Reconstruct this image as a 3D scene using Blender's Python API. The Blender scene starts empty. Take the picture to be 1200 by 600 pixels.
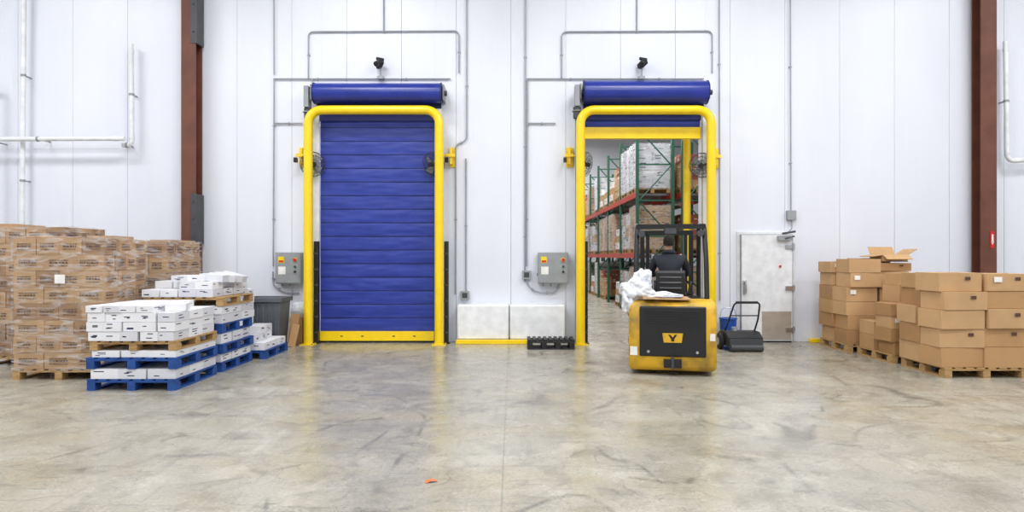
import bpy, bmesh, math, random
from mathutils import Vector, Matrix, noise, Euler
random.seed(7)
R = random.random
def U(a,b): return a+(b-a)*random.random()
scene = bpy.context.scene
scene.view_settings.view_transform = 'Standard'
scene.view_settings.look = 'None'
scene.view_settings.exposure = 0.0

# ------------------------------------------------------------------ materials
def lin(c):
    return tuple(((v/255)/12.92 if v/255 <= 0.04045 else ((v/255+0.055)/1.055)**2.4) for v in c)+(1.0,)
def new_mat(name):
    m = bpy.data.materials.new(name); m.use_nodes = True
    nt = m.node_tree
    return m, nt, nt.nodes['Principled BSDF']
def mk(name, rgb, rough=0.5, metal=0.0, var=0.08, scale=6.0, bump=0.0, bscale=40.0, coat=0.0, stretch=(1,1,1), rgb2=None, alpha=1.0, trans=0.0, p0=.35, p1=.65):
    m, nt, b = new_mat(name)
    tc = nt.nodes.new('ShaderNodeTexCoord'); mp = nt.nodes.new('ShaderNodeMapping')
    mp.inputs['Scale'].default_value = stretch
    nt.links.new(tc.outputs['Object'], mp.inputs['Vector'])
    n = nt.nodes.new('ShaderNodeTexNoise'); n.inputs['Scale'].default_value = scale; n.inputs['Detail'].default_value = 6
    nt.links.new(mp.outputs[0], n.inputs['Vector'])
    r = nt.nodes.new('ShaderNodeValToRGB')
    c = lin(rgb)
    if rgb2 is None:
        c1 = tuple(max(0,v*(1-var)) for v in c[:3])+(1,); c2 = tuple(min(1,v*(1+var)) for v in c[:3])+(1,)
    else: c1, c2 = c, lin(rgb2)
    r.color_ramp.elements[0].position=p0; r.color_ramp.elements[1].position=p1
    r.color_ramp.elements[0].color = c1; r.color_ramp.elements[1].color = c2
    nt.links.new(n.outputs['Fac'], r.inputs['Fac']); nt.links.new(r.outputs['Color'], b.inputs['Base Color'])
    b.inputs['Roughness'].default_value = rough; b.inputs['Metallic'].default_value = metal
    b.inputs['Coat Weight'].default_value = coat; b.inputs['Coat Roughness'].default_value = 0.15
    b.inputs['Alpha'].default_value = alpha; b.inputs['Transmission Weight'].default_value = trans
    if bump > 0:
        n2 = nt.nodes.new('ShaderNodeTexNoise'); n2.inputs['Scale'].default_value = bscale; n2.inputs['Detail'].default_value = 4
        nt.links.new(mp.outputs[0], n2.inputs['Vector'])
        bp = nt.nodes.new('ShaderNodeBump'); bp.inputs['Strength'].default_value = bump; bp.inputs['Distance'].default_value = 0.01
        nt.links.new(n2.outputs['Fac'], bp.inputs['Height']); nt.links.new(bp.outputs[0], b.inputs['Normal'])
    return m

def mat_wall():
    m, nt, b = new_mat('insulated_panel_white')
    L = nt.links.new
    tc = nt.nodes.new('ShaderNodeTexCoord'); sx = nt.nodes.new('ShaderNodeSeparateXYZ')
    L(tc.outputs['Object'], sx.inputs[0])
    mul = nt.nodes.new('ShaderNodeMath'); mul.operation='MULTIPLY'; mul.inputs[1].default_value = 2*math.pi/0.0535
    L(sx.outputs['X'], mul.inputs[0])
    s = nt.nodes.new('ShaderNodeMath'); s.operation='SINE'; L(mul.outputs[0], s.inputs[0])
    s2 = nt.nodes.new('ShaderNodeMath'); s2.operation='POWER'; s2.inputs[1].default_value=4
    L(s.outputs[0], s2.inputs[0])
    bp = nt.nodes.new('ShaderNodeBump'); bp.inputs['Strength'].default_value=0.25; bp.inputs['Distance'].default_value=0.004
    L(s2.outputs[0], bp.inputs['Height']); L(bp.outputs[0], b.inputs['Normal'])
    mp = nt.nodes.new('ShaderNodeMapping'); mp.inputs['Scale'].default_value=(1,1,0.25)
    L(tc.outputs['Object'], mp.inputs[0])
    n = nt.nodes.new('ShaderNodeTexNoise'); n.inputs['Scale'].default_value=0.9; n.inputs['Detail'].default_value=5; L(mp.outputs[0], n.inputs['Vector'])
    r = nt.nodes.new('ShaderNodeValToRGB'); r.color_ramp.elements[0].position=.3; r.color_ramp.elements[1].position=.7
    r.color_ramp.elements[0].color = lin((224,227,237)); r.color_ramp.elements[1].color = lin((232,235,243))
    L(n.outputs['Fac'], r.inputs[0]); L(r.outputs[0], b.inputs['Base Color'])
    b.inputs['Roughness'].default_value=0.32
    return m

def mat_floor():
    m, nt, b = new_mat('polished_concrete')
    L = nt.links.new; N = nt.nodes.new
    tc = N('ShaderNodeTexCoord')
    def noi(scale, det=6, rough=.6, st=(1,1,1), rot=0, dist=0):
        mp = N('ShaderNodeMapping'); mp.inputs['Scale'].default_value=st; mp.inputs['Rotation'].default_value=(0,0,rot)
        L(tc.outputs['Object'], mp.inputs[0])
        n = N('ShaderNodeTexNoise'); n.inputs['Scale'].default_value=scale; n.inputs['Detail'].default_value=det; n.inputs['Roughness'].default_value=rough
        n.inputs['Distortion'].default_value=dist
        L(mp.outputs[0], n.inputs['Vector']); return n.outputs['Fac']
    def ramp(f, p0, p1, c0, c1):
        r = N('ShaderNodeValToRGB'); r.color_ramp.elements[0].position=p0; r.color_ramp.elements[1].position=p1
        r.color_ramp.elements[0].color=c0; r.color_ramp.elements[1].color=c1; L(f, r.inputs[0]); return r.outputs[0]
    def mix(f, a, c, mode='MIX'):
        x = N('ShaderNodeMix'); x.data_type='RGBA'; x.blend_type=mode
        if isinstance(f,float): x.inputs[0].default_value=f
        else: L(f, x.inputs[0])
        for i,v in ((6,a),(7,c)):
            if isinstance(v,tuple): x.inputs[i].default_value=v
            else: L(v, x.inputs[i])
        return x.outputs[2]
    def mth(op,a,bv):
        x=N('ShaderNodeMath'); x.operation=op
        for i,v in ((0,a),(1,bv)):
            if isinstance(v,(int,float)): x.inputs[i].default_value=v
            else: L(v,x.inputs[i])
        return x.outputs[0]
    W=(1,1,1,1); K=(0,0,0,1)
    base = ramp(noi(.45,8,.65), .35,.65, lin((164,159,146)), lin((188,183,170)))
    warm = ramp(noi(.9,6,.6,(1,1.6,1),.4), .48,.70, K, W)
    base = mix(mth('MULTIPLY',warm,.6), base, lin((178,164,134)))
    mot = ramp(noi(2.6,12,.75,(1,1,1),0,.6), .47,.62, K, W)
    base = mix(mth('MULTIPLY',mot,.5), base, lin((126,122,112)))
    light = ramp(noi(1.3,10,.75,(1,1,1),1.1,.8), .54,.64, K, W)
    base = mix(mth('MULTIPLY',light,.50), base, lin((206,202,190)))
    fine = ramp(noi(40,4,.7), .35,.7, lin((215,215,213)), W)
    base = mix(1.0, base, fine, 'MULTIPLY')
    for sc,st,rot,wid,amt,seed in ((.55,(1,.5,1),.5,.006,.6,0),(.8,(.5,1.2,1),-.4,.005,.55,3),(1.3,(1,1,1),1.3,.005,.4,5),(.35,(1,.8,1),.9,.004,.55,-4)):
        n = noi(sc,2,.4,st,rot,.3)
        d = mth('ABSOLUTE', mth('SUBTRACT', n, .5+.013*seed), 0)
        ln = ramp(d, wid*.4, wid*1.6, W, K)
        mask = ramp(noi(1.6+seed*.2,5,.7,(1,1,1),seed), .47,.6, K, W)
        base = mix(mth('MULTIPLY', mth('MULTIPLY',ln,mask), amt), base, lin((78,77,74)))
    scr = ramp(noi(9,3,.6,(.12,1.8,1),.55,.2), .61,.69, K, W)
    base = mix(mth('MULTIPLY', scr,.42), base, lin((104,101,96)))
    scr = ramp(noi(7,4,.6,(1.6,.14,1),.25,.2), .60,.70, K, W)
    base = mix(mth('MULTIPLY', scr,.35), base, lin((110,108,102)))
    sx = N('ShaderNodeSeparateXYZ'); L(tc.outputs['Object'], sx.inputs[0])
    def joint(o, off, per, w=.004):
        a = mth('ADD', o, off+per*100.5)
        f = mth('MODULO', a, per)
        d = mth('ABSOLUTE', mth('SUBTRACT', f, per*.5), 0)
        return ramp(d, w, w*1.8, W, K)
    j = mth('MAXIMUM', joint(sx.outputs['X'], .07, 5.2), joint(sx.outputs['Y'], 4.9, 6.0))
    base = mix(mth('MULTIPLY', j, .45), base, lin((96,93,86)))
    L(base, b.inputs['Base Color'])
    rr = ramp(noi(1.8,8,.7), .3,.7, (.17,.17,.17,1), (.36,.36,.36,1))
    L(rr, b.inputs['Roughness'])
    b.inputs['Specular IOR Level'].default_value=.6
    bp = N('ShaderNodeBump'); bp.inputs['Strength'].default_value=.08; bp.inputs['Distance'].default_value=.01
    L(noi(12,5,.6), bp.inputs['Height']); L(bp.outputs[0], b.inputs['Normal'])
    return m

def mat_film(name='stretch_film', lo=.06, hi=.6):
    m, nt, b = new_mat(name)
    L = nt.links.new; N = nt.nodes.new
    tc = N('ShaderNodeTexCoord'); mp = N('ShaderNodeMapping'); mp.inputs['Scale'].default_value=(1,1,5); mp.inputs['Rotation'].default_value=(.15,.2,0)
    L(tc.outputs['Object'], mp.inputs[0])
    n = N('ShaderNodeTexNoise'); n.inputs['Scale'].default_value=3.5; n.inputs['Detail'].default_value=8; n.inputs['Distortion'].default_value=1.0
    L(mp.outputs[0], n.inputs['Vector'])
    r = N('ShaderNodeValToRGB'); r.color_ramp.elements[0].position=.47; r.color_ramp.elements[1].position=.74
    r.color_ramp.elements[0].color=(lo,lo,lo,1); r.color_ramp.elements[1].color=(hi,hi,hi,1)
    L(n.outputs['Fac'], r.inputs[0]); L(r.outputs[0], b.inputs['Alpha'])
    b.inputs['Base Color'].default_value=(.85,.86,.88,1); b.inputs['Roughness'].default_value=.15
    bp = N('ShaderNodeBump'); bp.inputs['Strength'].default_value=.6; bp.inputs['Distance'].default_value=.02
    L(n.outputs['Fac'], bp.inputs['Height']); L(bp.outputs[0], b.inputs['Normal'])
    return m

M = {}
M['wall']=mat_wall(); M['floor']=mat_floor(); M['film']=mat_film(lo=.04,hi=.5); M['film2']=mat_film('freezer_film',.12,.7)
M['ceil']=mk('ceiling_white',(225,226,228),.7)
M['yellow']=mk('safety_yellow_paint',(250,212,0),.28,coat=.3,var=.04)
M['yellow2']=mk('worn_yellow_paint',(218,170,30),.5,rgb2=(120,98,52),scale=3.5,p0=.46,p1=.74,bump=.2,bscale=25)
M['blue']=mk('blue_vinyl_curtain',(34,52,142),.45,rgb2=(44,62,156),scale=3,bump=.25,bscale=9,stretch=(1,1,3))
M['blued']=mk('blue_vinyl_seam',(18,28,88),.5)
M['blueroll']=mk('blue_vinyl_roll',(28,44,134),.28,rgb2=(34,52,150),scale=3)
M['brown']=mk('red_oxide_steel',(112,66,50),.6,rgb2=(96,56,42),scale=3,bump=.2)
M['dsteel']=mk('dark_steel',(70,72,76),.5,metal=.2)
M['conduit']=mk('galvanised_conduit',(156,159,166),.45,metal=.2)
M['gbox']=mk('grey_enamel',(150,154,156),.45)
M['pvc']=mk('white_pipe',(230,232,234),.4)
M['black']=mk('black_plastic',(28,28,30),.5)
M['blackm']=mk('black_paint_metal',(24,24,26),.35)
M['rubber']=mk('tyre_rubber',(34,34,35),.8,bump=.3)
M['white']=mk('white_enamel',(226,228,231),.4)
M['alu']=mk('diamond_plate',(186,176,164),.35,metal=.5,bump=.8,bscale=60)
M['red']=mk('red_plastic',(200,30,25),.4)
M['green']=mk('green_paint',(38,92,70),.5)
M['orange']=mk('beam_orange',(196,54,34),.5)
M['kraft1']=mk('kraft_board_a',(184,144,98),.75,var=.06,scale=3)
M['kraft2']=mk('kraft_board_b',(168,128,84),.75,var=.06,scale=3)
M['kraft3']=mk('kraft_board_c',(194,156,112),.75,var=.06,scale=3)
M['tape']=mk('packing_tape',(164,120,74),.3)
M['wr1']=mk('wrapped_board_a',(178,142,100),.6,var=.1,scale=5,coat=.3)
M['wr2']=mk('wrapped_board_b',(154,118,80),.6,var=.1,scale=5,coat=.3)
M['ink']=mk('carton_print',(86,58,42),.6)
M['inkb']=mk('blue_black_print',(52,56,82),.6)
M['label']=mk('paper_label',(236,236,230),.6)
M['wbox1']=mk('white_carton_a',(230,230,233),.55,var=.02)
M['wbox2']=mk('white_carton_b',(212,213,219),.55,var=.02)
M['pblue']=mk('blue_pallet_paint',(28,80,154),.6,rgb2=(22,62,128),scale=8,bump=.3)
M['wood']=mk('pallet_pine',(190,156,104),.75,rgb2=(158,122,76),scale=7,stretch=(1,6,6),bump=.3)
M['bin']=mk('grey_bin_plastic',(88,92,98),.5)
M['skin']=mk('skin',(196,142,112),.5)
M['jacket']=mk('dark_jacket',(38,41,50),.8,bump=.4,bscale=20)
M['trouser']=mk('work_trousers',(46,50,66),.85)
M['hair']=mk('dark_hair',(34,27,22),.7,bump=.5,bscale=80)
M['bag']=mk('crumpled_plastic_wrap',(222,225,230),.22,var=.08,bump=.35,bscale=18)
M['orangeS']=mk('orange_scrap',(222,112,60),.6)
M['chrome']=mk('steel_chrome',(190,190,192),.25,metal=.9)
M['bluep']=mk('blue_plastic',(30,80,170),.4)
M['lens']=mk('lamp_lens',(250,250,250),.4)
M['redload']=mk('red_brown_cartons',(160,84,68),.65)
M['curb']=mk('white_curb_paint',(234,236,238),.4)

# ------------------------------------------------------------------ mesh builder
def fillet(pts, r, n=7, closed=False):
    P=[Vector(p) for p in pts]; out=[]
    m=len(P)
    for i,p in enumerate(P):
        if not closed and i in (0,m-1): out.append(p); continue
        a=P[(i-1)%m]; c=P[(i+1)%m]
        da=(a-p); dc=(c-p); ra=min(r,da.length*.49); rc=min(r,dc.length*.49); rr=min(ra,rc)
        if rr<1e-5: out.append(p); continue
        A=p+da.normalized()*rr; C=p+dc.normalized()*rr
        u=-da.normalized(); v=dc.normalized()
        ang=u.angle(v)
        if abs(ang-math.pi/2)<.05:
            cen=A+v*rr
            for k in range(n+1):
                t=k/n*math.pi/2
                out.append(cen + (-v)*rr*math.cos(t) + u*rr*math.sin(t))
        else:
            for k in range(n+1):
                t=k/n
                out.append(A*(1-t)**2+p*2*t*(1-t)+C*t*t)
    return out

class MB:
    def __init__(s, name, off=(0,0,0), rz=0.0):
        s.name=name; s.bm=bmesh.new(); s.mats=[]; s.T=Matrix.Translation(off)@Matrix.Rotation(rz,4,'Z')
    def mi(s,m):
        if m not in s.mats: s.mats.append(m)
        return s.mats.index(m)
    def add(s, verts, faces, mat, X=None):
        X = s.T if X is None else s.T@X
        vs=[s.bm.verts.new(X@Vector(v)) for v in verts]; i=s.mi(mat)
        for f in faces:
            try:
                fc=s.bm.faces.new([vs[k] for k in f]); fc.material_index=i; fc.smooth=True
            except ValueError: pass
        return vs
    def box(s, x0,x1,y0,y1,z0,z1, mat, rot=None):
        c=Vector(((x0+x1)/2,(y0+y1)/2,(z0+z1)/2)); h=((x1-x0)/2,(y1-y0)/2,(z1-z0)/2)
        v=[(sx*h[0],sy*h[1],sz*h[2]) for sx in (-1,1) for sy in (-1,1) for sz in (-1,1)]
        f=[(0,1,3,2),(4,6,7,5),(0,4,5,1),(2,3,7,6),(0,2,6,4),(1,5,7,3)]
        X=Matrix.Translation(c)
        if rot: X=X@Euler(rot).to_matrix().to_4x4()
        s.add(v,f,mat,X)
    def prism(s, poly, a0, a1, mat, axis='x'):
        n=len(poly)
        def mkv(p,a):
            return (a,p[0],p[1]) if axis=='x' else ((p[0],a,p[1]) if axis=='y' else (p[0],p[1],a))
        v=[mkv(p,a0) for p in poly]+[mkv(p,a1) for p in poly]
        f=[tuple(range(n))[::-1], tuple(range(n,2*n))]+[(i,(i+1)%n,n+(i+1)%n,n+i) for i in range(n)]
        s.add(v,f,mat)
    def tube(s, pts, r, mat, seg=12, fil=0, closed=False, cap=True, r2=None):
        P=fillet(pts,fil,closed=closed) if fil>0 else [Vector(p) for p in pts]
        Q=[P[0]]
        for p in P[1:]:
            if (p-Q[-1]).length>1e-5: Q.append(p)
        P=Q
        if closed and (P[0]-P[-1]).length<1e-5: P.pop()
        n=len(P); rings=[]; nrm=None; prev=None
        for i,p in enumerate(P):
            if closed: t=(P[(i+1)%n]-P[i-1]).normalized()
            elif i==0: t=(P[1]-P[0]).normalized()
            elif i==n-1: t=(P[-1]-P[-2]).normalized()
            else: t=((P[i+1]-p).normalized()+(p-P[i-1]).normalized()).normalized()
            if nrm is None:
                nrm=t.orthogonal().normalized()
            else:
                q=prev.rotation_difference(t); nrm=(q@nrm); nrm=(nrm-t*nrm.dot(t)).normalized()
            prev=t; b=t.cross(nrm)
            rad=r if r2 is None else r+(r2-r)*i/(n-1)
            rings.append([p+(nrm*math.cos(2*math.pi*k/seg)+b*math.sin(2*math.pi*k/seg))*rad for k in range(seg)])
        v=[x for rg in rings for x in rg]; f=[]
        for i in range(n if closed else n-1):
            j=(i+1)%n
            for k in range(seg):
                f.append((i*seg+k, i*seg+(k+1)%seg, j*seg+(k+1)%seg, j*seg+k))
        if cap and not closed:
            f.append(tuple(range(seg))[::-1]); f.append(tuple(range((n-1)*seg,n*seg)))
        s.add(v,f,mat)
    def cyl(s,p0,p1,r,mat,seg=24,r2=None): s.tube([p0,p1],r,mat,seg=seg,r2=r2)
    def ring(s,c,r,rt,mat,normal=(0,0,1),n=32,seg=6):
        nn=Vector(normal).normalized(); a=nn.orthogonal().normalized(); b=nn.cross(a); c=Vector(c)
        s.tube([c+a*r*math.cos(2*math.pi*k/n)+b*r*math.sin(2*math.pi*k/n) for k in range(n)],rt,mat,seg=seg,closed=True)
    def ball(s,c,sc,mat,u=20,v=14,fn=None,rot=None):
        vs=[];fs=[]
        for i in range(v+1):
            th=math.pi*i/v
            for k in range(u):
                ph=2*math.pi*k/u
                p=Vector((math.sin(th)*math.cos(ph),math.sin(th)*math.sin(ph),math.cos(th)))
                if fn: p=fn(p)
                vs.append((p.x*sc[0],p.y*sc[1],p.z*sc[2]))
        for i in range(v):
            for k in range(u):
                fs.append((i*u+k,(i+1)*u+k,(i+1)*u+(k+1)%u,i*u+(k+1)%u))
        X=Matrix.Translation(c)
        if rot: X=X@Euler(rot).to_matrix().to_4x4()
        s.add(vs,fs,mat,X)
    def done(s, bevel=0, parent=None, recenter=True, seg=2, sharp=38):
        bmesh.ops.remove_doubles(s.bm, verts=s.bm.verts, dist=1e-6) if len(s.bm.verts)<200 else None
        bmesh.ops.recalc_face_normals(s.bm, faces=s.bm.faces)
        me=bpy.data.meshes.new(s.name); s.bm.to_mesh(me); s.bm.free()
        for m in s.mats: me.materials.append(m)
        me.set_sharp_from_angle(angle=math.radians(sharp))
        o=bpy.data.objects.new(s.name, me)
        if recenter and len(me.vertices):
            xs=[v.co.x for v in me.vertices]; ys=[v.co.y for v in me.vertices]; zs=[v.co.z for v in me.vertices]
            c=Vector(((min(xs)+max(xs))/2,(min(ys)+max(ys))/2,min(zs)))
            me.transform(Matrix.Translation(-c)); o.location=c
        scene.collection.objects.link(o)
        if bevel>0:
            bv=o.modifiers.new('bevel','BEVEL'); bv.width=bevel; bv.segments=seg; bv.limit_method='ANGLE'; bv.angle_limit=math.radians(50)
        if parent: o.parent=parent
        return o
def empty(name, loc=(0,0,0)):
    e=bpy.data.objects.new(name,None); e.empty_display_size=.2; scene.collection.objects.link(e); e.location=(0,0,0); return e

# ------------------------------------------------------------------ room shell
XL,XR=-15.0,15.0; YF=-19.0; YB=26.0; HC=9.0; WT=.2
b=MB('floor'); b.box(XL-.2,XR+.2,YF-.2,YB+.2,-.2,0,M['floor']); b.done(recenter=False)
b=MB('ceiling'); b.box(XL-.2,XR+.2,YF-.2,YB+.2,HC,HC+.2,M['ceil'])
b.done(recenter=False)
OP=[(-3.72,-1.50,4.45),(1.40,3.78,4.45)]
b=MB('wall_back')
def wall_piece(x0,x1,y0,y1,mat):
    cuts=[x0,x1]
    for a,c,h in OP:
        for q in (a,c):
            if x0<q<x1: cuts.append(q)
    cuts.sort()
    for i in range(len(cuts)-1):
        a,c=cuts[i],cuts[i+1]; m=(a+c)/2; z0=0
        for o in OP:
            if o[0]<m<o[1]: z0=o[2]
        b.box(a,c,y0,y1,z0,HC,mat)
wall_piece(XL,XR,.03,WT,M['wall'])
pw=1.07; x=XL
while x<XR:
    wall_piece(x+.002,min(x+pw-.002,XR),0,.03,M['wall']); x+=pw
b.done(recenter=False, bevel=.003, seg=1)
for nm,a in (('wall_left',(XL-.2,XL,YF,YB)),('wall_right',(XR,XR+.2,YF,YB)),('wall_front',(XL,XR,YF-.2,YF)),('wall_freezer',(XL,XR,YB,YB+.2))):
    b=MB(nm); b.box(*a,0,HC,M['wall']); b.done(recenter=False)

# ------------------------------------------------------------------ lights
def lamp(x,y,z,sx,sy,w,col=(1,1,1)):
    b=MB('ceiling_light_fixture'); b.box(x-sx/2-.03,x+sx/2+.03,y-sy/2-.03,y+sy/2+.03,z+.04,z+.14,M['white'])
    b.cyl((x-sx/3,y,z+.14),(x-sx/3,y,HC),.01,M['dsteel'],6); b.cyl((x+sx/3,y,z+.14),(x+sx/3,y,HC),.01,M['dsteel'],6)
    b.box(x-sx/2,x+sx/2,y-sy/2,y+sy/2,z+.03,z+.05,M['lens']); b.done()
    l=bpy.data.lights.new('lamp','AREA'); l.shape='RECTANGLE'; l.size=sx; l.size_y=sy; l.energy=w; l.color=col
    o=bpy.data.objects.new('ceiling_lamp',l); o.location=(x,y,z); scene.collection.objects.link(o)
K_=.74
for yy,w in ((-4.2,320),(-9.0,335),(-14.0,310)):
    for xx in (-10,-3.4,3.4,10):
        lamp(xx,yy,8.3,2.6,1.0,w*K_,(.98,.99,1))
for yy in (3.5,9.5,15.5,21.5):
    lamp(2.2,yy,8.3,1.2,3.0,440)
w=bpy.data.worlds.new('World'); scene.world=w; w.use_nodes=True
w.node_tree.nodes['Background'].inputs[0].default_value=(.9,.95,1,1); w.node_tree.nodes['Background'].inputs[1].default_value=.6

# ------------------------------------------------------------------ camera
cam=bpy.data.cameras.new('Camera'); co=bpy.data.objects.new('Camera',cam); scene.collection.objects.link(co)
co.location=(0,-12.667,1.67); co.rotation_euler=(math.pi/2,0,0)
cam.sensor_width=36; cam.lens=22.8; cam.clip_end=200
scene.camera=co

def EX(u): return (u-600)/60.0
def EZ(v): return 1.67+(300-v)/60.0

# ------------------------------------------------------------------ doors
def wall_fan(x,z,face,side):
    b=MB('cage_fan'); c=Vector((x,-.30,z)); n=Vector(face).normalized()
    R0=.235; a=n.orthogonal().normalized(); e=n.cross(a)
    for k,(rr,dd) in enumerate(((R0,.0),(R0*.97,.05),(R0*.97,-.05),(R0*.7,.085),(R0*.7,-.085),(R0*.4,.10),(R0*.4,-.10))):
        b.ring(c+n*dd,rr,.005,M['dsteel'],n,28,5)
    for k in range(20):
        t=2*math.pi*k/20; d=a*math.cos(t)+e*math.sin(t)
        b.tube([c+n*.105+d*.04,c+n*.085+d*R0*.7,c+d*R0,c-n*.085+d*R0*.7,c-n*.105+d*.04],.0028,M['dsteel'],seg=4)
    b.cyl(c-n*.12,c-n*.02,.07,M['black'],16); b.cyl(c+n*.02,c+n*.11,.045,M['black'],14)
    for k in range(4):
        t=2*math.pi*k/4+.3; d=a*math.cos(t)+e*math.sin(t); q=n.cross(d)
        p=[c+d*.04+q*.03-n*.02,c+d*.04-q*.03+n*.02,c+d*.19-q*.09+n*.04,c+d*.2+q*.05-n*.03]
        b.add(p,[(0,1,2,3)],M['gbox'])
    ax=x+side*.30
    b.tube([c-n*.1,(x+side*.12,-.2,z+.17),(ax,-.16,z+.2)],.018,M['yellow'],8,fil=.05)
    b.box(ax-.06,ax+.10,-.20,-.12,z+.16,z+.22,M['yellow'])
    b.box(ax+.0,ax+.05,-.17,-.03,z+.02,z+.34,M['yellow'])
    b.box(ax-.02,ax+.11,-.03,0,z-.02,z+.36,M['yellow'])
    b.box(ax-.09,ax-.03,-.24,-.16,z+.05,z+.14,M['black'])
    b.done()

def roll_door(ox, open_, pipe_l, pipe_r):
    b=MB('door_guard_frame')
    y=-.45
    b.tube([(pipe_l,y,0),(pipe_l,y,4.42),(pipe_r,y,4.42),(pipe_r,y,0)],.085,M['yellow'],24,fil=.26)
    for q in (pipe_l,pipe_r):
        b.box(q-.13,q+.13,y-.13,y+.13,0,.018,M['yellow'])
        for sx in (-1,1):
            for sy in (-1,1): b.cyl((q+sx*.1,y+sy*.1,.018),(q+sx*.1,y+sy*.1,.035),.012,M['chrome'],6)
    b.done()
    b=MB('roll_up_door')
    zb = 4.14 if open_ else .22; zt=4.62
    x0,x1=(OP[1][0]-.02,OP[1][1]-.15) if open_ else (-3.70,-1.50)
    nx=34; nz=max(6,int((zt-zb)/.022)); vs=[];fs=[]
    for j in range(nz+1):
        z=zb+(zt-zb)*j/nz
        for i in range(nx+1):
            xx=x0+(x1-x0)*i/nx
            fold=abs(math.sin(math.pi*(z-.22)/.262))**.5
            yy=-.135-.006*fold-.010*noise.noise(Vector((xx*.9,3.1,z*5)))-.006*noise.noise(Vector((xx*3,9,z*14)))
            vs.append((xx,yy,z))
    for j in range(nz):
        for i in range(nx):
            k=j*(nx+1)+i; fs.append((k,k+1,k+nx+2,k+nx+1))
    b.add(vs,fs,M['blue'])
    z=.22
    while z<zt:
        if z>zb+.02: b.box(x0+.01,x1-.01,-.148,-.125,z-.006,z+.006,M['blued'])
        z+=.262
    if open_: b.box(x0,x1,-.19,-.09,3.93,4.15,M['yellow'])
    else:
        b.box(x0,x1,-.20,-.10,.04,.22,M['yellow']); b.box(x0,x1,-.17,-.12,.0,.04,M['black'])
        for q in (-3.3,-2.9,-2.3,-1.9): b.box(q,q+.05,-.205,-.2,.12,.14,M['blackm'])
    rr=.215 if open_ else .19; zc=4.79 if open_ else 4.77
    dx0,dx1=pipe_l+.02,pipe_r-.02+(.0 if open_ else .07)
    seg=36
    b.cyl((dx0+.05,-.30,zc),(dx1-.02,-.30,zc),rr,M['blueroll'],seg)
    for q in (dx0+.05,dx1-.03): b.cyl((q-.005,-.30,zc),(q+.015,-.30,zc),rr+.012,M['blued'],seg)
    b.box(dx0+.06,dx1-.04,-.175,-.15,zc-.5,zc-.02,M['blued'])
    for q in (dx0-.02,dx1):
        b.box(q,q+.03,-.36,0,zc-.13,zc+.16,M['gbox'])
        b.cyl((q-.05,-.30,zc),(q+.08,-.30,zc),.05,M['dsteel'],14)
    b.box(dx0-.12,dx0-.03,-.42,-.22,zc-.28,zc+.12,M['gbox'])
    b.cyl((dx0-.07,-.3,zc-.5),(dx0-.07,-.3,zc-.28),.075,M['dsteel'],16)
    b.ring((dx0-.07,-.3,zc-.36),.09,.012,M['gbox'],(0,0,1),16)
    for q,sgn in ((x0,-1),(x1,1)):
        a,c=(q-.17,q-.01) if sgn<0 else (q+.01,q+.14)
        b.box(a,c,-.20,0,0,4.5,M['white'])
        b.box(a-.0,a+.03,-.21,-.2,0,4.5,M['conduit'])
    b.done(bevel=.004,seg=1)
    for q in (pipe_l+.09+.02, pipe_r+.12):
        if open_ and q>ox: continue
        b=MB('track_guard_post')
        b.box(q-.04,q+.04,-.34,-.22,0,1.95,M['blackm']); b.box(q-.06,q+.06,-.36,-.20,0,.02,M['blackm'])
        for k in range(6): b.box(q-.045,q+.045,-.345,-.34,.2+k*.3,.23+k*.3,M['dsteel'])
        b.done(bevel=.004)
    b=MB('motion_sensor')
    sx=EX(447 if not open_ else 751)
    b.cyl((sx,-.10,5.13),(sx,-.10,5.33),.012,M['conduit'],8)
    b.box(sx-.05,sx+.05,-.25,-.05,5.33,5.42,M['black'],rot=(-.35,0,.5))
    b.cyl((sx-.05,-.30,5.33),(sx-.02,-.22,5.38),.05,M['black'],14)
    b.box(sx-.06,sx+.06,-.12,0,5.10,5.16,M['conduit'])
    b.cyl((sx+.08,-.2,5.44),(sx-.06,-.16,5.48),.03,M['black'],12)
    b.done(bevel=.006)
roll_door(-2.6,False,-3.838,-1.371)
roll_door(2.6,True,1.291,3.755)
b=MB('door_guard_frame')
b.tube([(1.12,.75,0),(1.12,.75,4.25),(3.62,.75,4.25),(3.62,.75,0)],.075,M['yellow'],20,fil=.25)
for q in (1.12,3.62): b.box(q-.12,q+.12,.63,.87,0,.018,M['yellow'])
b.done()
wall_fan(-3.80,3.42,(.55,-.8,-.2),-1); wall_fan(-1.50,3.42,(-.55,-.8,-.2),1)
wall_fan(1.38,3.42,(.8,-.5,-.2),-1); wall_fan(3.62,3.40,(-.45,-.85,-.2),1)
for i,(a,c,h) in enumerate(OP):
    b=MB('trim_%d'%(i+1))
    b.box(a-.02,a+.02,.02,WT+.02,0,h,M['white']); b.box(c-.02,c+.02,.02,WT+.02,0,h,M['white']); b.box(a+.02,c-.02,.02,WT+.02,h-.03,h,M['white'])
    b.done()

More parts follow.
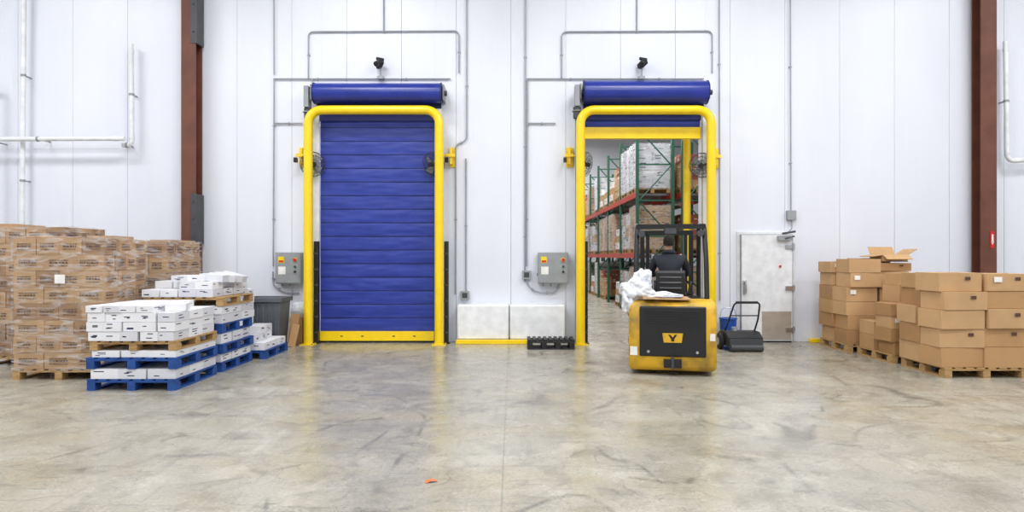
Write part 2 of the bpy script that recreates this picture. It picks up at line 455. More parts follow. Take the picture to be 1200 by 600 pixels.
# ------------------------------------------------------------------ conduits
def conduit(paths, r=.014, strap=1.6, y=-.035, name='electrical_conduit', mat=None, fil=.1):
    b=MB(name); mat=mat or M['conduit']
    for p in paths:
        pts=[(EX(u),y,EZ(v)) for u,v in p]
        b.tube(pts,r,mat,8 if r<.03 else 18,fil=fil)
        for i in range(len(pts)-1):
            A=Vector(pts[i]);C=Vector(pts[i+1]);d=(C-A).length; n=max(1,int(d/strap))
            for k in range(n):
                q=A.lerp(C,(k+.5)/n); h=abs((C-A).z)>abs((C-A).x)
                w,hh=((r+.014),.010) if h else (.010,(r+.014))
                b.box(q.x-w,q.x+w,y+r*.2,0,q.z-hh,q.z+hh,mat)
    return b.done()
for d in (0,296):
    conduit([[(362+d,92),(362+d,38),(538+d,37),(538+d,86)],[(450+d,37),(450+d,-90)],
             [(321+d,93),(528+d,93)],[(322+d,93),(321+d,312)],[(323+d,145),(355+d,145)]])
conduit([[(534,345),(534,170),(547,165),(547,-90)],[(546,186),(546,344)]])
conduit([[(321,-90),(322,88)]]); conduit([[(615,330),(616,-90)]]); conduit([[(842,-90),(843,352)]])
conduit([[(925,-90),(926,248)]]); 
conduit([[(321,318),(321,335),(335,343),(352,343)],[(366,93),(372,118),(372,135)]],y=-.05)
conduit([[(617,318),(618,335),(630,343),(652,343),(655,331)]],y=-.05)
b=MB('junction_box')
b.box(EX(921),EX(931),-.09,0,EZ(258),EZ(247),M['gbox']); b.tube([(EX(926),-.05,EZ(258)),(EX(927),-.05,EZ(268)),(EX(918),-.08,EZ(275))],.012,M['conduit'],8,fil=.05); b.done(bevel=.004)
for u in (545,617):
    b=MB('outlet_box'); v=346 if u==545 else 322
    b.box(EX(u-5),EX(u+5),-.09,0,EZ(v+5),EZ(v-5),M['gbox']); b.box(EX(u-3),EX(u+3),-.095,-.09,EZ(v+3),EZ(v-3),M['dsteel']); b.done(bevel=.004)

def control(u0,u1):
    b=MB('door_control_panel')
    x0,x1=EX(u0),EX(u1); z0,z1=EZ(332),EZ(296)
    b.box(x0,x1,-.20,-.03,z0,z1,M['gbox']); b.box(x0+.02,x1-.02,-.212,-.2,z0+.02,z1-.02,M['gbox'])
    b.box(x0+.05,x1-.05,-.03,0,z0+.05,z1-.05,M['dsteel'])
    b.cyl((x1-.1,-.212,z1-.14),(x1-.1,-.25,z1-.14),.03,M['red'],16); b.cyl((x1-.1,-.212,z1-.14),(x1-.1,-.22,z1-.14),.04,M['yellow'],16)
    b.cyl((x1-.1,-.212,z1-.27),(x1-.1,-.235,z1-.27),.022,M['green'],14); b.cyl((x1-.1,-.212,z1-.37),(x1-.1,-.235,z1-.37),.022,M['black'],14)
    b.box(x0+.06,x0+.17,-.215,-.212,z1-.2,z1-.08,M['yellow']); b.box(x0+.07,x0+.16,-.217,-.215,z1-.19,z1-.15,M['red'])
    b.box(x0+.06,x0+.2,-.215,-.212,z1-.42,z1-.27,M['label'])
    for q in (.1,.25): b.cyl((x0+q,-.11,z0),(x0+q,-.11,z0-.05),.018,M['conduit'],8)
    b.box(x0-.015,x0,-.15,-.1,z0+.15,z0+.2,M['dsteel'])
    b.done(bevel=.005)
control(327,356); control(630,665)

b=MB('equipment_curb')
b.box(EX(537),EX(596.5),-.30,0,.07,.74,M['curb']); b.box(EX(597.5),EX(661),-.30,0,.07,.74,M['curb']); b.box(EX(537),EX(661),-.28,0,0,.07,M['curb']); b.done(bevel=.035,seg=3)
b=MB('yellow_curb_strip'); b.box(EX(536),EX(617),-.38,-.305,0,.08,M['yellow']); b.done(bevel=.008)
b=MB('yellow_curb_strip'); b.box(EX(946),EX(966),-.16,-.03,0,.07,M['yellow']); b.done(bevel=.008)

# ------------------------------------------------------------------ white pipes
def pipes(name,paths,r,y):
    b=MB(name)
    for p in paths:
        pts=[(EX(u),y,EZ(v)) for u,v in p]
        b.tube(pts,r,M['pvc'],16,fil=.12)
        for i in range(len(pts)-1):
            A=Vector(pts[i]);C=Vector(pts[i+1]);n=max(1,int((C-A).length/1.8)); d=(C-A).normalized()
            for k in range(n):
                q=A.lerp(C,(k+.5)/n)
                b.tube([q-d*.02,q+d*.02],r+.008,M['gbox'],14)
                b.box(q.x-.012,q.x+.012,y,0,q.z-.012,q.z+.012,M['gbox'])
            if (C-A).length>.5:
                for q in (A+d*.16,C-d*.16): b.tube([q-d*.035,q+d*.035],r+.007,M['pvc'],16)
    b.done()
pipes('drain_pipe',[[(38,-90),(34,395)]],.042,-.2)
pipes('drain_pipe',[[(8,390),(8,96),(-40,92)],[(-40,167),(158,166)]],.042,-.33)
pipes('drain_pipe',[[(160,55),(161,172),(150,172)]],.044,-.18)
pipes('drain_pipe',[[(1170,52),(1172,190),(1240,188)]],.042,-.18)

# ------------------------------------------------------------------ steel columns
def column(x,w,plates):
    b=MB('steel_column'); y0,y1=-.32,-.06
    b.box(x-w/2,x+w/2,y0,y0+.02,0,HC,M['brown']); b.box(x-w/2,x+w/2,y1-.02,y1,0,HC,M['brown']); b.box(x-.01,x+.01,y0+.02,y1-.02,0,HC,M['brown'])
    b.box(x-w/2-.06,x+w/2+.06,y0-.04,y1+.03,0,.025,M['brown'])
    for z0,z1 in plates:
        b.box(x+w/2-.10,x+w/2+.03,y0-.012,y0,z0,z1,M['dsteel']); b.box(x+w/2+.0,x+w/2+.03,y0,y1,z0,z1,M['dsteel'])
        for k in range(3):
            zz=z0+(z1-z0)*(.15+.35*k); b.cyl((x+w/2-.05,y0-.03,zz),(x+w/2-.05,y0-.012,zz),.018,M['dsteel'],6)
    return b
b=column(-6.16,.28,[(1.9,2.85),(5.72,7.2)]); b.done()
b=column(9.08,.30,[]); 
b.box(9.10,9.18,-.332,-.321,1.82,2.14,M['red']); b.box(9.125,9.155,-.336,-.332,1.93,2.08,M['label'])
b.prism([(9.11,1.95),(9.17,1.95),(9.14,1.88)],-.336,-.332,M['label'],'y'); b.done()

# ------------------------------------------------------------------ personnel door
b=MB('door_1')
x0,x1=4.38,5.48; zt=2.14
b.box(x0,x0+.08,-.06,0,0,zt,M['white']); b.box(x1-.08,x1,-.06,0,0,zt,M['white']); b.box(x0+.08,x1-.08,-.06,0,zt-.08,zt,M['white'])
b.box(x0+.06,x1-.06,-.13,-.062,.03,zt-.06,M['white'])
b.box(x0+.07,x1-.07,-.11,-.063,.0,.03,M['black'])
b.box(x0+.05,x0+.06,-.132,-.06,.03,zt-.06,M['gbox']); b.box(x1-.06,x1-.05,-.132,-.06,.03,zt-.06,M['gbox']); b.box(x0+.05,x1-.05,-.132,-.06,zt-.06,zt-.05,M['gbox'])
b.box(x0+.45,x1-.08,-.136,-.131,.05,.60,M['alu'])
for z in (.25,1.05,1.85):
    b.box(x1-.20,x1-.02,-.16,-.13,z-.04,z+.04,M['chrome']); b.cyl((x1-.05,-.16,z-.07),(x1-.05,-.16,z+.07),.02,M['chrome'],10)
b.box(x0+.08,x0+.14,-.18,-.13,.95,1.2,M['chrome']); b.tube([(x0+.11,-.17,1.18),(x0+.11,-.24,1.15),(x0+.11,-.24,.98),(x0+.11,-.17,.95)],.012,M['chrome'],8,fil=.03)
b.box(x1-.32,x1-.28,-.15,-.13,1.45,1.49,M['red'])
b.tube([(x1-.24,-.14,2.02),(x1-.24,-.22,2.0),(x1-.05,-.2,2.05)],.016,M['dsteel'],8,fil=.03)
b.box(x1-.36,x1-.1,-.22,-.131,1.97,2.06,M['gbox'])
b.cyl((x1-.3,-.24,2.1),(x1-.05,-.24,2.14),.02,M['dsteel'],8)
b.done(bevel=.006)

# ------------------------------------------------------------------ pallets & cartons
def pallet(b,x0,x1,y0,y1,z,mat,h=.14):
    W=x1-x0; D=y1-y0
    t=.02
    for k in range(3):
        xx=x0+(W-.1)*k/2; b.box(xx,xx+.1,y0,y1,z,z+t,mat)
        for j in range(3):
            yy=y0+(D-.13)*j/2; b.box(xx,xx+.1,yy,yy+.13,z+t,z+h-2*t,mat)
    for j in range(3):
        yy=y0+(D-.1)*j/2; b.box(x0,x1,yy,yy+.1,z+h-2*t,z+h-t,mat)
    n=8
    for k in range(n):
        xx=x0+(W-.1)*k/(n-1); b.box(xx,xx+.1,y0-.003,y1+.003,z+h-t,z+h,mat)

def cartons(b,x0,x1,y0,y1,z,nx,ny,nz,h,mats,jit=.006,pr=None,side=1,drop=0.0,tape=None,prx=1.0):
    dx=(x1-x0)/nx; dy=(y1-y0)/ny
    for l in range(nz):
        for i in range(nx):
            for j in range(ny):
                if l==nz-1 and R()<drop: continue
                ox=U(-jit,jit); oy=U(-jit,jit)
                a,c=x0+i*dx+.002+ox, x0+(i+1)*dx-.002+ox; d,e=y0+j*dy+.002+oy,y0+(j+1)*dy-.002+oy
                zz=z+l*h; b.box(a,c,d,e,zz+.001,zz+h-.002,random.choice(mats))
                fr=(j==0); sd=(i==nx-1 and side>0) or (i==0 and side<0)
                sxp = c if side>0 else a
                if pr and fr and R()<prx:
                    w=(c-a)
                    for q in range(random.randint(1,3)):
                        zc=zz+h*U(.25,.8); xa=a+w*U(.08,.45); xb=xa+w*U(.15,.4)
                        b.box(xa,min(xb,c-.02),d-.0015,d,zc-h*.05,zc+h*.05,pr)
                if pr and sd and R()<prx:
                    w=(e-d)
                    for q in range(random.randint(1,3)):
                        zc=zz+h*U(.25,.8); ya=d+w*U(.08,.45); yb=ya+w*U(.15,.4)
                        xq=(sxp,sxp+.0015) if side>0 else (sxp-.0015,sxp)
                        b.box(xq[0],xq[1],ya,min(yb,e-.02),zc-h*.05,zc+h*.05,pr)
                if tape:
                    if fr: b.box((a+c)/2-.025,(a+c)/2+.025,d-.001,d,zz+h*.8,zz+h-.002,tape)

def shell(b,x0,x1,y0,y1,z0,z1,mat,n=14,amp=.012):
    def grid(o,u,v,nn):
        vs=[];fs=[]
        for j in range(n+1):
            for i in range(n+1):
                p=Vector(o)+Vector(u)*i/n+Vector(v)*j/n
                e=min(i,n-i,j,n-j)/2; e=min(1,e)
                p+=Vector(nn)*(amp*.6*e+amp*e*noise.noise(p*5+Vector((3,1,0))))
                vs.append(p)
        for j in range(n):
            for i in range(n):
                k=j*(n+1)+i; fs.append((k,k+1,k+n+2,k+n+1))
        b.add(vs,fs,mat)
    grid((x0,y0,z0),(x1-x0,0,0),(0,0,z1-z0),(0,-1,0)); grid((x1,y0,z0),(0,y1-y0,0),(0,0,z1-z0),(1,0,0))
    grid((x0,y0,z0),(0,y1-y0,0),(0,0,z1-z0),(-1,0,0)); grid((x0,y1,z0),(x1-x0,0,0),(0,0,z1-z0),(0,1,0))
    grid((x0,y0,z1),(x1-x0,0,0),(0,y1-y0,0),(0,0,1))

def print_block(b,x,y,z,w,h,mat,axis):
    rows=3
    for r_ in range(rows):
        zz=z+h*(r_+.2)/rows; hh=h*(.62 if r_==1 else .34)/rows
        q=0
        while q<w-.015:
            l=min(U(.012,.045),w-q)
            if axis=='x': b.box(x+q,x+q+l,y-.0015,y,zz,zz+hh,mat)
            else: b.box(x,x+.0015,y+q,y+q+l,zz,zz+hh,mat)
            q+=l+U(.006,.014)

def wrapped(x0,x1,y0,y1,top,nz,nx=3,ny=3,name='wrapped_carton_pallet'):
    b=MB(name); pallet(b,x0,x1,y0,y1,0,M['wood'])
    h=(top-.15)/nz
    for l in range(nz):
        cartons(b,x0+.01,x1-.01,y0+.01,y1-.01,.142+l*h,nx+(l%2),ny+((l+1)%2),1,h,[M['wr1'],M['wr2'],M['wr1']],.008,None,1)
        n1=nx+(l%2); w1=(x1-x0)/n1
        for i in range(n1): print_block(b,x0+i*w1+w1*.2,y0+.002,.142+l*h+h*.25,w1*.6,h*.5,M['ink'],'x')
        n2=ny+((l+1)%2); w2=(y1-y0)/n2
        for i in range(n2): print_block(b,x1-.003,y0+i*w2+w2*.2,.142+l*h+h*.25,w2*.6,h*.5,M['ink'],'y')
    # uneven last tier under the film
    for i in range(3):
        if R()<.6:
            hh=U(.02,.05); b.box(x0+.05+i*(x1-x0)/3,x0-.03+(i+1)*(x1-x0)/3,y0+U(.02,.2),y1-U(.02,.3),top-.01,top+hh,M['wr1'],rot=(0,0,U(-.05,.05)))
    shell(b,x0-.010,x1+.010,y0-.010,y1+.010,.10,top+.006,M['film'],18,.022)
    b.box(x0+.6,x0+.74,y0-.045,y0-.043,top-.62,top-.50,M['label'])
    return b.done(bevel=.006,seg=1)
wrapped(-6.74,-5.50,-3.92,-2.90,1.92,8)
wrapped(-8.02,-6.80,-2.80,-1.80,2.12,8)
wrapped(-6.66,-5.50,-2.35,-1.20,1.91,7)

WB=[M['wbox1'],M['wbox1'],M['wbox2']]
b=MB('white_carton_pallet_stack')
x0,x1,y0,y1=-5.27,-4.17,-4.63,-3.50
pallet(b,x0,x1,y0,y1,0,M['pblue']); cartons(b,x0+.03,x1-.02,y0+.02,y1,.141,3,3,1,.125,WB,.008,M['inkb'],1)
pallet(b,x0-.01,x1+.01,y0,y1,.267,M['pblue']); cartons(b,x0+.05,x1-.02,y0+.03,y1,.408,3,3,1,.085,WB,.01,M['inkb'],1)
pallet(b,x0+.02,x1+.0,y0+.02,y1,.494,M['wood'],.12)
cartons(b,x0+.0,x1-.02,y0,y1-.02,.615,5,3,3,.118,WB,.016,M['inkb'],1)
cartons(b,x0+.0,x1-.3,y0,y1-.02,.615+.354,4,3,1,.085,WB,.016,M['inkb'],1)
b.box(x1-.28,x1-.04,y0+.2,y0+.55,.97,1.06,M['wbox1'],rot=(0,0,.3))
b.done(bevel=.005,seg=1)
b=MB('white_carton_pallet_stack')
x0,x1,y0,y1=-5.30,-4.14,-3.36,-2.28
z=0
for k,(kind,h) in enumerate((('b',.14),('w',.12),('b',.14),('w',.15),('b',.14),('w',.13),('w',.12),('o',.13))):
    if kind=='w': cartons(b,x0+.03,x1-.03,y0+.02,y1-.02,z+.001,4,3,1,h,WB,.012,M['inkb'],1)
    else: pallet(b,x0+U(-.02,.02),x1+U(-.02,.02),y0,y1,z,M['pblue'] if kind=='b' else M['wood'],h)
    z+=h+.001
cartons(b,x0+.0,x1-.15,y0,y1-.02,z,4,3,2,.11,WB,.015,M['inkb'],1,drop=.35)
cartons(b,x0+.35,x1-.35,y0+.1,y1-.1,z+.22,2,2,1,.09,WB,.02,M['inkb'],1,drop=.3)
for i in range(4): b.box(x1-.45+i*.04,x1-.1+i*.03,y0+.2+i*.15,y0+.45+i*.15,z+.22+i*.0,z+.32,M['wbox2'],rot=(.1*i,.08,.5*i))
b.done(bevel=.005,seg=1)
b=MB('white_carton_pallet_stack')
x0,x1,y0,y1=-5.1,-3.98,-2.18,-1.16
pallet(b,x0,x1,y0,y1,0,M['pblue']); cartons(b,x0+.03,x1-.03,y0+.02,y1-.02,.141,4,3,1,.12,WB,.012,M['inkb'],1)
cartons(b,x0+.03,x1-.2,y0+.02,y1-.2,.262,3,3,2,.12,WB,.012,M['inkb'],1,drop=.4)
cartons(b,x0+.03,x0+.6,y0+.02,y1-.2,.503,2,3,6,.12,WB,.014,M['inkb'],1,drop=.4)
b.done(bevel=.005,seg=1)

b=MB('waste_bin')
x0,x1,y0,y1=-4.78,-4.15,-1.05,-.5
vs=[(x0+.06,y0+.05,0),(x1-.06,y0+.05,0),(x1-.06,y1-.05,0),(x0+.06,y1-.05,0),(x0,y0,.9),(x1,y0,.9),(x1,y1,.9),(x0,y1,.9),
    (x0+.03,y0+.03,.9),(x1-.03,y0+.03,.9),(x1-.03,y1-.03,.9),(x0+.03,y1-.03,.9),(x0+.08,y0+.07,.04),(x1-.08,y0+.07,.04),(x1-.08,y1-.07,.04),(x0+.08,y1-.07,.04)]
fs=[(3,2,1,0),(0,1,5,4),(1,2,6,5),(2,3,7,6),(3,0,4,7),(4,5,9,8),(5,6,10,9),(6,7,11,10),(7,4,8,11),(8,9,13,12),(9,10,14,13),(10,11,15,14),(11,8,12,15),(12,13,14,15)]
b.add(vs,fs,M['bin'])
b.box(x0-.03,x1+.03,y0-.03,y0,.84,.92,M['bin']); b.box(x0-.03,x1+.03,y1,y1+.03,.84,.92,M['bin']); b.box(x0-.03,x0,y0,y1,.84,.92,M['bin']); b.box(x1,x1+.03,y0,y1,.84,.92,M['bin'])
for i in range(5): b.box(x0+.08+i*.11,x0+.11+i*.11,y0-.0,y0+.05,.12,.82,M['bin'])
b.done(bevel=.008)
b=MB('flattened_cardboard')
b.box(-4.12,-3.97,-.68,-.66,.01,.60,M['kraft2'],rot=(-.12,.12,.2)); b.box(-4.08,-3.95,-.74,-.72,.0,.42,M['kraft1'],rot=(-.1,.2,.1)); b.done()
b=MB('trash_bag')
b.ball((-4.10,-.20,.62),(.15,.12,.16),M['bag'],18,12,fn=lambda p:p*(1+.25*noise.noise(p*3)))
b.box(-4.22,-3.98,-.36,-.08,.0,.48,M['kraft2']); b.done(bevel=.005)

KB=[M['kraft1'],M['kraft2'],M['kraft3']]
def brown_stack(x0,y0,plan,nmz='cardboard_box_pallet'):
    b=MB(nmz); pallet(b,x0,x0+1.15,y0,y0+1.0,0,M['wood'])
    for (i0,j0,w,d,layers) in plan:
        z=.142
        for h in layers:
            ox,oy=U(-.045,.045),U(-.035,.035); rz=U(-.05,.05)
            xa=x0+i0+ox; ya=y0+j0+oy
            b.box(xa,xa+w-.012,ya,ya+d-.012,z,z+h-.004,random.choice(KB),rot=(0,0,rz))
            b.box(xa+w*.5-.03,xa+w*.5+.03,ya+d*.1,ya+d*.9,z+h-.004,z+h-.001,M['tape'],rot=(0,0,rz))
            if R()<.4: b.box(xa+w*.6,xa+w*.72,ya-.016,ya-.013,z+h*.6,z+h*.78,M['ink'],rot=(0,0,0))
            if R()<.35: b.box(xa+w*.12,xa+w*.3,ya-.016,ya-.013,z+h*.5,z+h*.8,M['label'],rot=(0,0,0))
            z+=h
    return b
def openbox(b,x0,y0,z,w,d,h,m):
    for a in ((x0,x0+w,y0,y0+.012),(x0,x0+w,y0+d,y0+d+.012),(x0,x0+.012,y0+.012,y0+d),(x0+w-.012,x0+w,y0+.012,y0+d)): b.box(*a,z,z+h,m)
    b.box(x0,x0+w,y0,y0+d,z,z+.01,m)
    F_=.5*d
    # four flaps hinged on the rim: front (down-out), left, right, back (up)
    def flap(p0,p1,out,ang,L):
        p0=Vector(p0);p1=Vector(p1);o=Vector(out)
        v=o*math.cos(ang)*L+Vector((0,0,math.sin(ang)*L)); n=(p1-p0).cross(v).normalized()*.006
        q=[p0,p1,p1+v,p0+v]; b.add([k-n for k in q]+[k+n for k in q],[(3,2,1,0),(4,5,6,7),(0,1,5,4),(1,2,6,5),(2,3,7,6),(3,0,4,7)],m)
    zt=z+h
    flap((x0,y0,zt),(x0+w,y0,zt),(0,-1,0),-.5,F_*.8); flap((x0,y0+d,zt),(x0+w,y0+d,zt),(0,1,0),1.1,F_*.8)
    flap((x0,y0,zt),(x0,y0+d,zt),(-1,0,0),-.15,.19); flap((x0+w,y0,zt),(x0+w,y0+d,zt),(1,0,0),.55,.19)
b=brown_stack(5.92,-3.80,[(-.04,0,.62,.5,[.27,.26,.26,.25,.26]),(.58,0,.60,.5,[.28,.26,.27,.24,.24]),(-.04,.5,.62,.5,[.28,.27,.26,.25,.22]),(.58,.5,.6,.5,[.26,.26,.27,.24,.24])])
b.done(bevel=.008,seg=1)
b=brown_stack(7.14,-3.75,[(0.02,0,.58,.5,[.28,.26,.27,.24,.20]),(.6,0,.55,.5,[.28]*4),(0.02,.5,.58,.5,[.27]*4),(.6,.5,.55,.5,[.27]*4)])
b.done(bevel=.008,seg=1)
b=brown_stack(5.88,-2.62,[(0,0,.42,.45,[.2,.2,.19,.2]),(.42,0,.7,.45,[.26,.26,.25,.27,.22]),(0,.48,.42,.48,[.24,.22]),(.42,.48,.7,.48,[.26,.26,.26,.27,.2])])
b.done(bevel=.008,seg=1)
b=brown_stack(5.79,-1.47,[(0,0,.55,.5,[.25,.25,.24,.25,.25,.24]),(.56,0,.55,.5,[.25,.25,.24,.25,.28,.14]),(0,.5,.55,.5,[.26,.24,.25,.25,.23,.20]),(.56,.5,.55,.5,[.26,.24,.25,.25,.25,.24])])
openbox(b,6.44,-1.40,1.57,.44,.4,.12,M['kraft3'])
b.done(bevel=.004,seg=1)

b=MB('plastic_pallet')
x0,x1,y0,y1=.28,1.12,-1.10,-.62
for i in range(9): b.box(x0+i*(x1-x0-.06)/8,x0+.06+i*(x1-x0-.06)/8,y0,y1,.15,.18,M['black'])
for j in range(4): b.box(x0,x1,y0+j*(y1-y0-.05)/3,y0+.05+j*(y1-y0-.05)/3,.12,.15,M['black'])
for i in range(4):
    for j in range(3): b.box(x0+i*(x1-x0-.09)/3,x0+.09+i*(x1-x0-.09)/3,y0+j*(y1-y0-.09)/2,y0+.09+j*(y1-y0-.09)/2,.02,.12,M['black'])
for j in range(3): b.box(x0,x1,y0+j*(y1-y0-.09)/2,y0+.09+j*(y1-y0-.09)/2,0,.02,M['black'])
b.done(bevel=.004)

b=MB('walk_behind_sweeper',off=(4.08,-1.05,0))
b.prism([(-.30,.09),(-.30,.24),(-.14,.33),(.14,.33),(.34,.24),(.34,.07)],-.30,.30,M['black'],'x')
b.box(-.29,.29,-.34,-.29,.05,.22,M['dsteel'])
for sx in (-1,1):
    b.cyl((sx*.31,.05,.14),(sx*.37,.05,.14),.14,M['rubber'],24); b.cyl((sx*.375,.05,.14),(sx*.38,.05,.14),.07,M['gbox'],16)
b.cyl((-.28,-.33,.07),(.28,-.33,.07),.065,M['dsteel'],16)
b.tube([(-.26,.1,.25),(-.24,-.15,.55),(-.20,-.32,.86),(.24,-.32,.86),(.27,-.15,.55),(.28,.1,.25)],.015,M['blackm'],10,fil=.08)
b.tube([(-.22,-.2,.62),(.25,-.2,.62)],.011,M['blackm'],8)
b.cyl((-.18,-.32,.86),(.2,-.32,.86),.022,M['rubber'],12)
b.cyl((-.1,.0,.33),(-.1,.0,.40),.05,M['gbox'],12)
b.done(bevel=.01)
b=MB('blue_bucket'); b.tube([(4.12,-.30,0),(4.12,-.30,.48)],.13,M['bluep'],24,r2=.16); b.ring((4.12,-.30,.48),.162,.012,M['bluep'],(0,0,1)); b.tube([(3.96,-.30,.48),(4.0,-.30,.68),(4.24,-.30,.68),(4.28,-.30,.48)],.006,M['chrome'],6,fil=.08); b.done()

b=MB('orange_scrap')
vs=[(-.045,0,.004),(-.02,.03,.012),(.01,.02,.02),(.04,.035,.008),(.05,.01,.004),(.01,-.015,.016),(-.03,-.03,.004)]
b.add([(v[0]-.6,v[1]-7.88,v[2]) for v in vs],[(0,1,2,5),(2,3,4,5),(0,5,6)],M['orangeS']); b.done()

# ------------------------------------------------------------------ freezer racks
def rack(x0,x1,ys,zs,hh):
    b=MB('pallet_rack')
    for y in ys:
        for x in (x0,x1-.08): b.box(x,x+.08,y-.04,y+.04,0,hh,M['green']); b.box(x-.03,x+.11,y-.07,y+.07,0,.01,M['green'])
        z=.2; k=0
        while z+1.0<hh:
            b.box(x0+.08,x1-.08,y-.02,y+.02,z,z+.04,M['green'])
            a,c=((x0+.08,y,z),(x1-.08,y,z+1.0)) if k%2 else ((x1-.08,y,z),(x0+.08,y,z+1.0))
            b.tube([a,c],.02,M['green'],6); z+=1.0; k+=1
        b.box(x0+.08,x1-.08,y-.02,y+.02,hh-.15,hh-.11,M['green'])
    for i in range(len(ys)-1):
        for z in zs:
            for x in (x0,x1-.05): b.box(x,x+.05,ys[i]+.04,ys[i+1]-.04,z-.14,z,M['orange'])
            for k in range(3):
                yy=ys[i]+.4+k*.95; b.box(x0+.05,x1-.05,yy,yy+.05,z-.06,z-.001,M['conduit'])
    b.done()
ys=[5.4+2.7*i for i in range(7)]
rack(3.45,4.52,ys,[1.75,3.45],5.3); rack(4.72,5.79,ys,[1.75,3.45],5.3)
def load_mesh(kind):
    b=MB('rack_load_proto'); pallet(b,-.5,.5,-.5,.5,0,M['wood'])
    if kind==0: cartons(b,-.5,.5,-.5,.5,.142,3,3,4,.30,KB,.01,M['ink'],-1); shell(b,-.52,.52,-.52,.52,.1,1.36,M['film2'],10,.02)
    if kind==1: cartons(b,-.5,.5,-.5,.5,.142,2,3,5,.25,[M['wbox1'],M['wbox2']],.01,M['inkb'],-1); shell(b,-.52,.52,-.52,.52,.1,1.41,M['film2'],10,.03)
    if kind==2: cartons(b,-.5,.5,-.5,.5,.142,3,2,4,.24,[M['redload'],M['kraft3']],.01,M['label'],-1)
    if kind==3: cartons(b,-.48,.48,-.48,.48,.142,2,2,3,.35,[M['wbox2'],M['kraft1']],.02,M['inkb'],-1); shell(b,-.52,.52,-.52,.52,.1,1.22,M['film2'],10,.04)
    if kind==4: cartons(b,-.48,.48,-.48,.48,.142,3,3,3,.22,[M['kraft2'],M['kraft3'],M['wbox1']],.03,M['ink'],-1,drop=.35)
    o=b.done(bevel=0); me=o.data; bpy.data.objects.remove(o); return me
protos=[load_mesh(k) for k in range(5)]
for rx in (3.985,5.255):
    for i in range(6):
        for z in (0,1.75,3.45):
            for s_ in (.72,1.97):
                if R()<.10 and not (i==0): continue
                k=random.choice([0,4,1,2,3,0,4]) if not(i==0 and z==3.45 and rx<4.5) else 1
                if rx>4.5 and i==0: k=2 if z>1 else 0
                o=bpy.data.objects.new('rack_pallet_load',protos[k]); o.location=(rx+U(-.03,.03),ys[i]+s_+U(-.02,.02),z+.001); scene.collection.objects.link(o)

# ------------------------------------------------------------------ forklift
FX,FY,FR=2.23,-3.66,math.radians(-11)
fk=empty('forklift')
def F(name): return MB(name,off=(FX,FY,0),rz=FR)
b=F('counterweight')
b.prism([(.05,.06),(0,.16),(0,.90),(.07,1.03),(.46,1.06),(.46,.06)],-.60,.60,M['yellow2'],'x')
b.done(bevel=.07,parent=fk,seg=4)
b=F('rear_grille')
b.box(-.45,.45,-.022,.02,.27,.97,M['blackm'])
b.done(bevel=.04,parent=fk,seg=3)
b=F('rear_grille_details')
for k in range(7): b.box(-.36,.36,-.034,-.02,.70+k*.033,.712+k*.033,M['black'])
b.prism([(-.14,.60),(.14,.60),(.12,.47),(-.12,.47)],-.032,-.02,M['yellow2'],'y')
b.prism([(-.06,.58),(-.03,.58),(0,.54),(.03,.58),(.06,.58),(.02,.52),(.02,.49),(-.02,.49),(-.02,.52)],-.036,-.031,M['blackm'],'y')
for sx in (-1,1):
    b.cyl((sx*.33,-.035,.34),(sx*.33,-.02,.34),.02,M['chrome'],10)
b.box(-.12,.12,-.05,.0,.12,.24,M['blackm']); b.cyl((0,-.04,.10),(0,-.04,.28),.02,M['dsteel'],10)
b.box(-.58,-.48,-.008,.02,.28,.40,M['label']); b.box(.50,.57,-.008,.02,.5,.6,M['label'])
b.done(parent=fk)
b=F('chassis')
b.box(-.55,.55,.46,1.12,.42,.98,M['yellow2']); b.box(-.53,.53,.47,1.11,.98,1.03,M['blackm'])
b.box(-.55,.55,1.12,1.78,.30,.60,M['yellow2']); b.box(-.50,.50,1.13,1.7,.60,.62,M['rubber'])
b.box(-.3,.3,.46,1.9,.12,.42,M['blackm'])
b.box(-.52,.52,1.68,1.80,.60,1.02,M['blackm'])
for sx in (-1,1): b.box(sx*.56-.03,sx*.56+.03,.46,1.0,.40,.44,M['blackm'])
b.done(bevel=.025,parent=fk)
def wheel(b,x,y,r,w):
    b.cyl((x-w/2,y,r),(x+w/2,y,r),r,M['rubber'],32); b.cyl((x-w/2-.006,y,r),(x+w/2+.006,y,r),r*.6,M['yellow2'],24); b.cyl((x-w/2-.015,y,r),(x+w/2+.015,y,r),r*.22,M['dsteel'],12)
    for k in range(5):
        t=2*math.pi*k/5; b.cyl((x-w/2-.014,y+r*.4*math.cos(t),r+r*.4*math.sin(t)),(x+w/2+.014,y+r*.4*math.cos(t),r+r*.4*math.sin(t)),.014,M['chrome'],6)
b=F('wheels')
for sx in (-1,1): wheel(b,sx*.50,.68,.20,.16); wheel(b,sx*.52,1.86,.27,.2)
b.done(bevel=.012,parent=fk)
b=F('overhead_guard')
for sx in (-1,1):
    b.tube([(sx*.50,.40,1.04),(sx*.50,.50,1.6),(sx*.48,.62,2.11),(sx*.48,1.45,2.16),(sx*.50,1.72,1.5),(sx*.51,1.76,.62)],.036,M['blackm'],12,fil=.10)
b.box(-.5,.5,.58,.66,2.07,2.14,M['blackm']); b.box(-.5,.5,1.40,1.47,2.12,2.18,M['blackm'])
for k in range(7):
    xx=-.39+k*.13; b.tube([(xx,.62,2.12),(xx,1.44,2.16)],.014,M['blackm'],8)
b.box(-.08,.08,.55,.6,2.0,2.08,M['dsteel']); b.cyl((.42,.56,2.0),(.42,.50,2.0),.05,M['dsteel'],14); b.cyl((-.42,.56,2.0),(-.42,.50,2.0),.05,M['dsteel'],14)
b.done(parent=fk)
b=F('seat')
b.box(-.25,.25,.62,1.10,1.03,1.12,M['black']); b.prism([(.58,1.08),(.55,1.42),(.58,1.46),(.64,1.45),(.69,1.12)],-.21,.21,M['black'],'x')
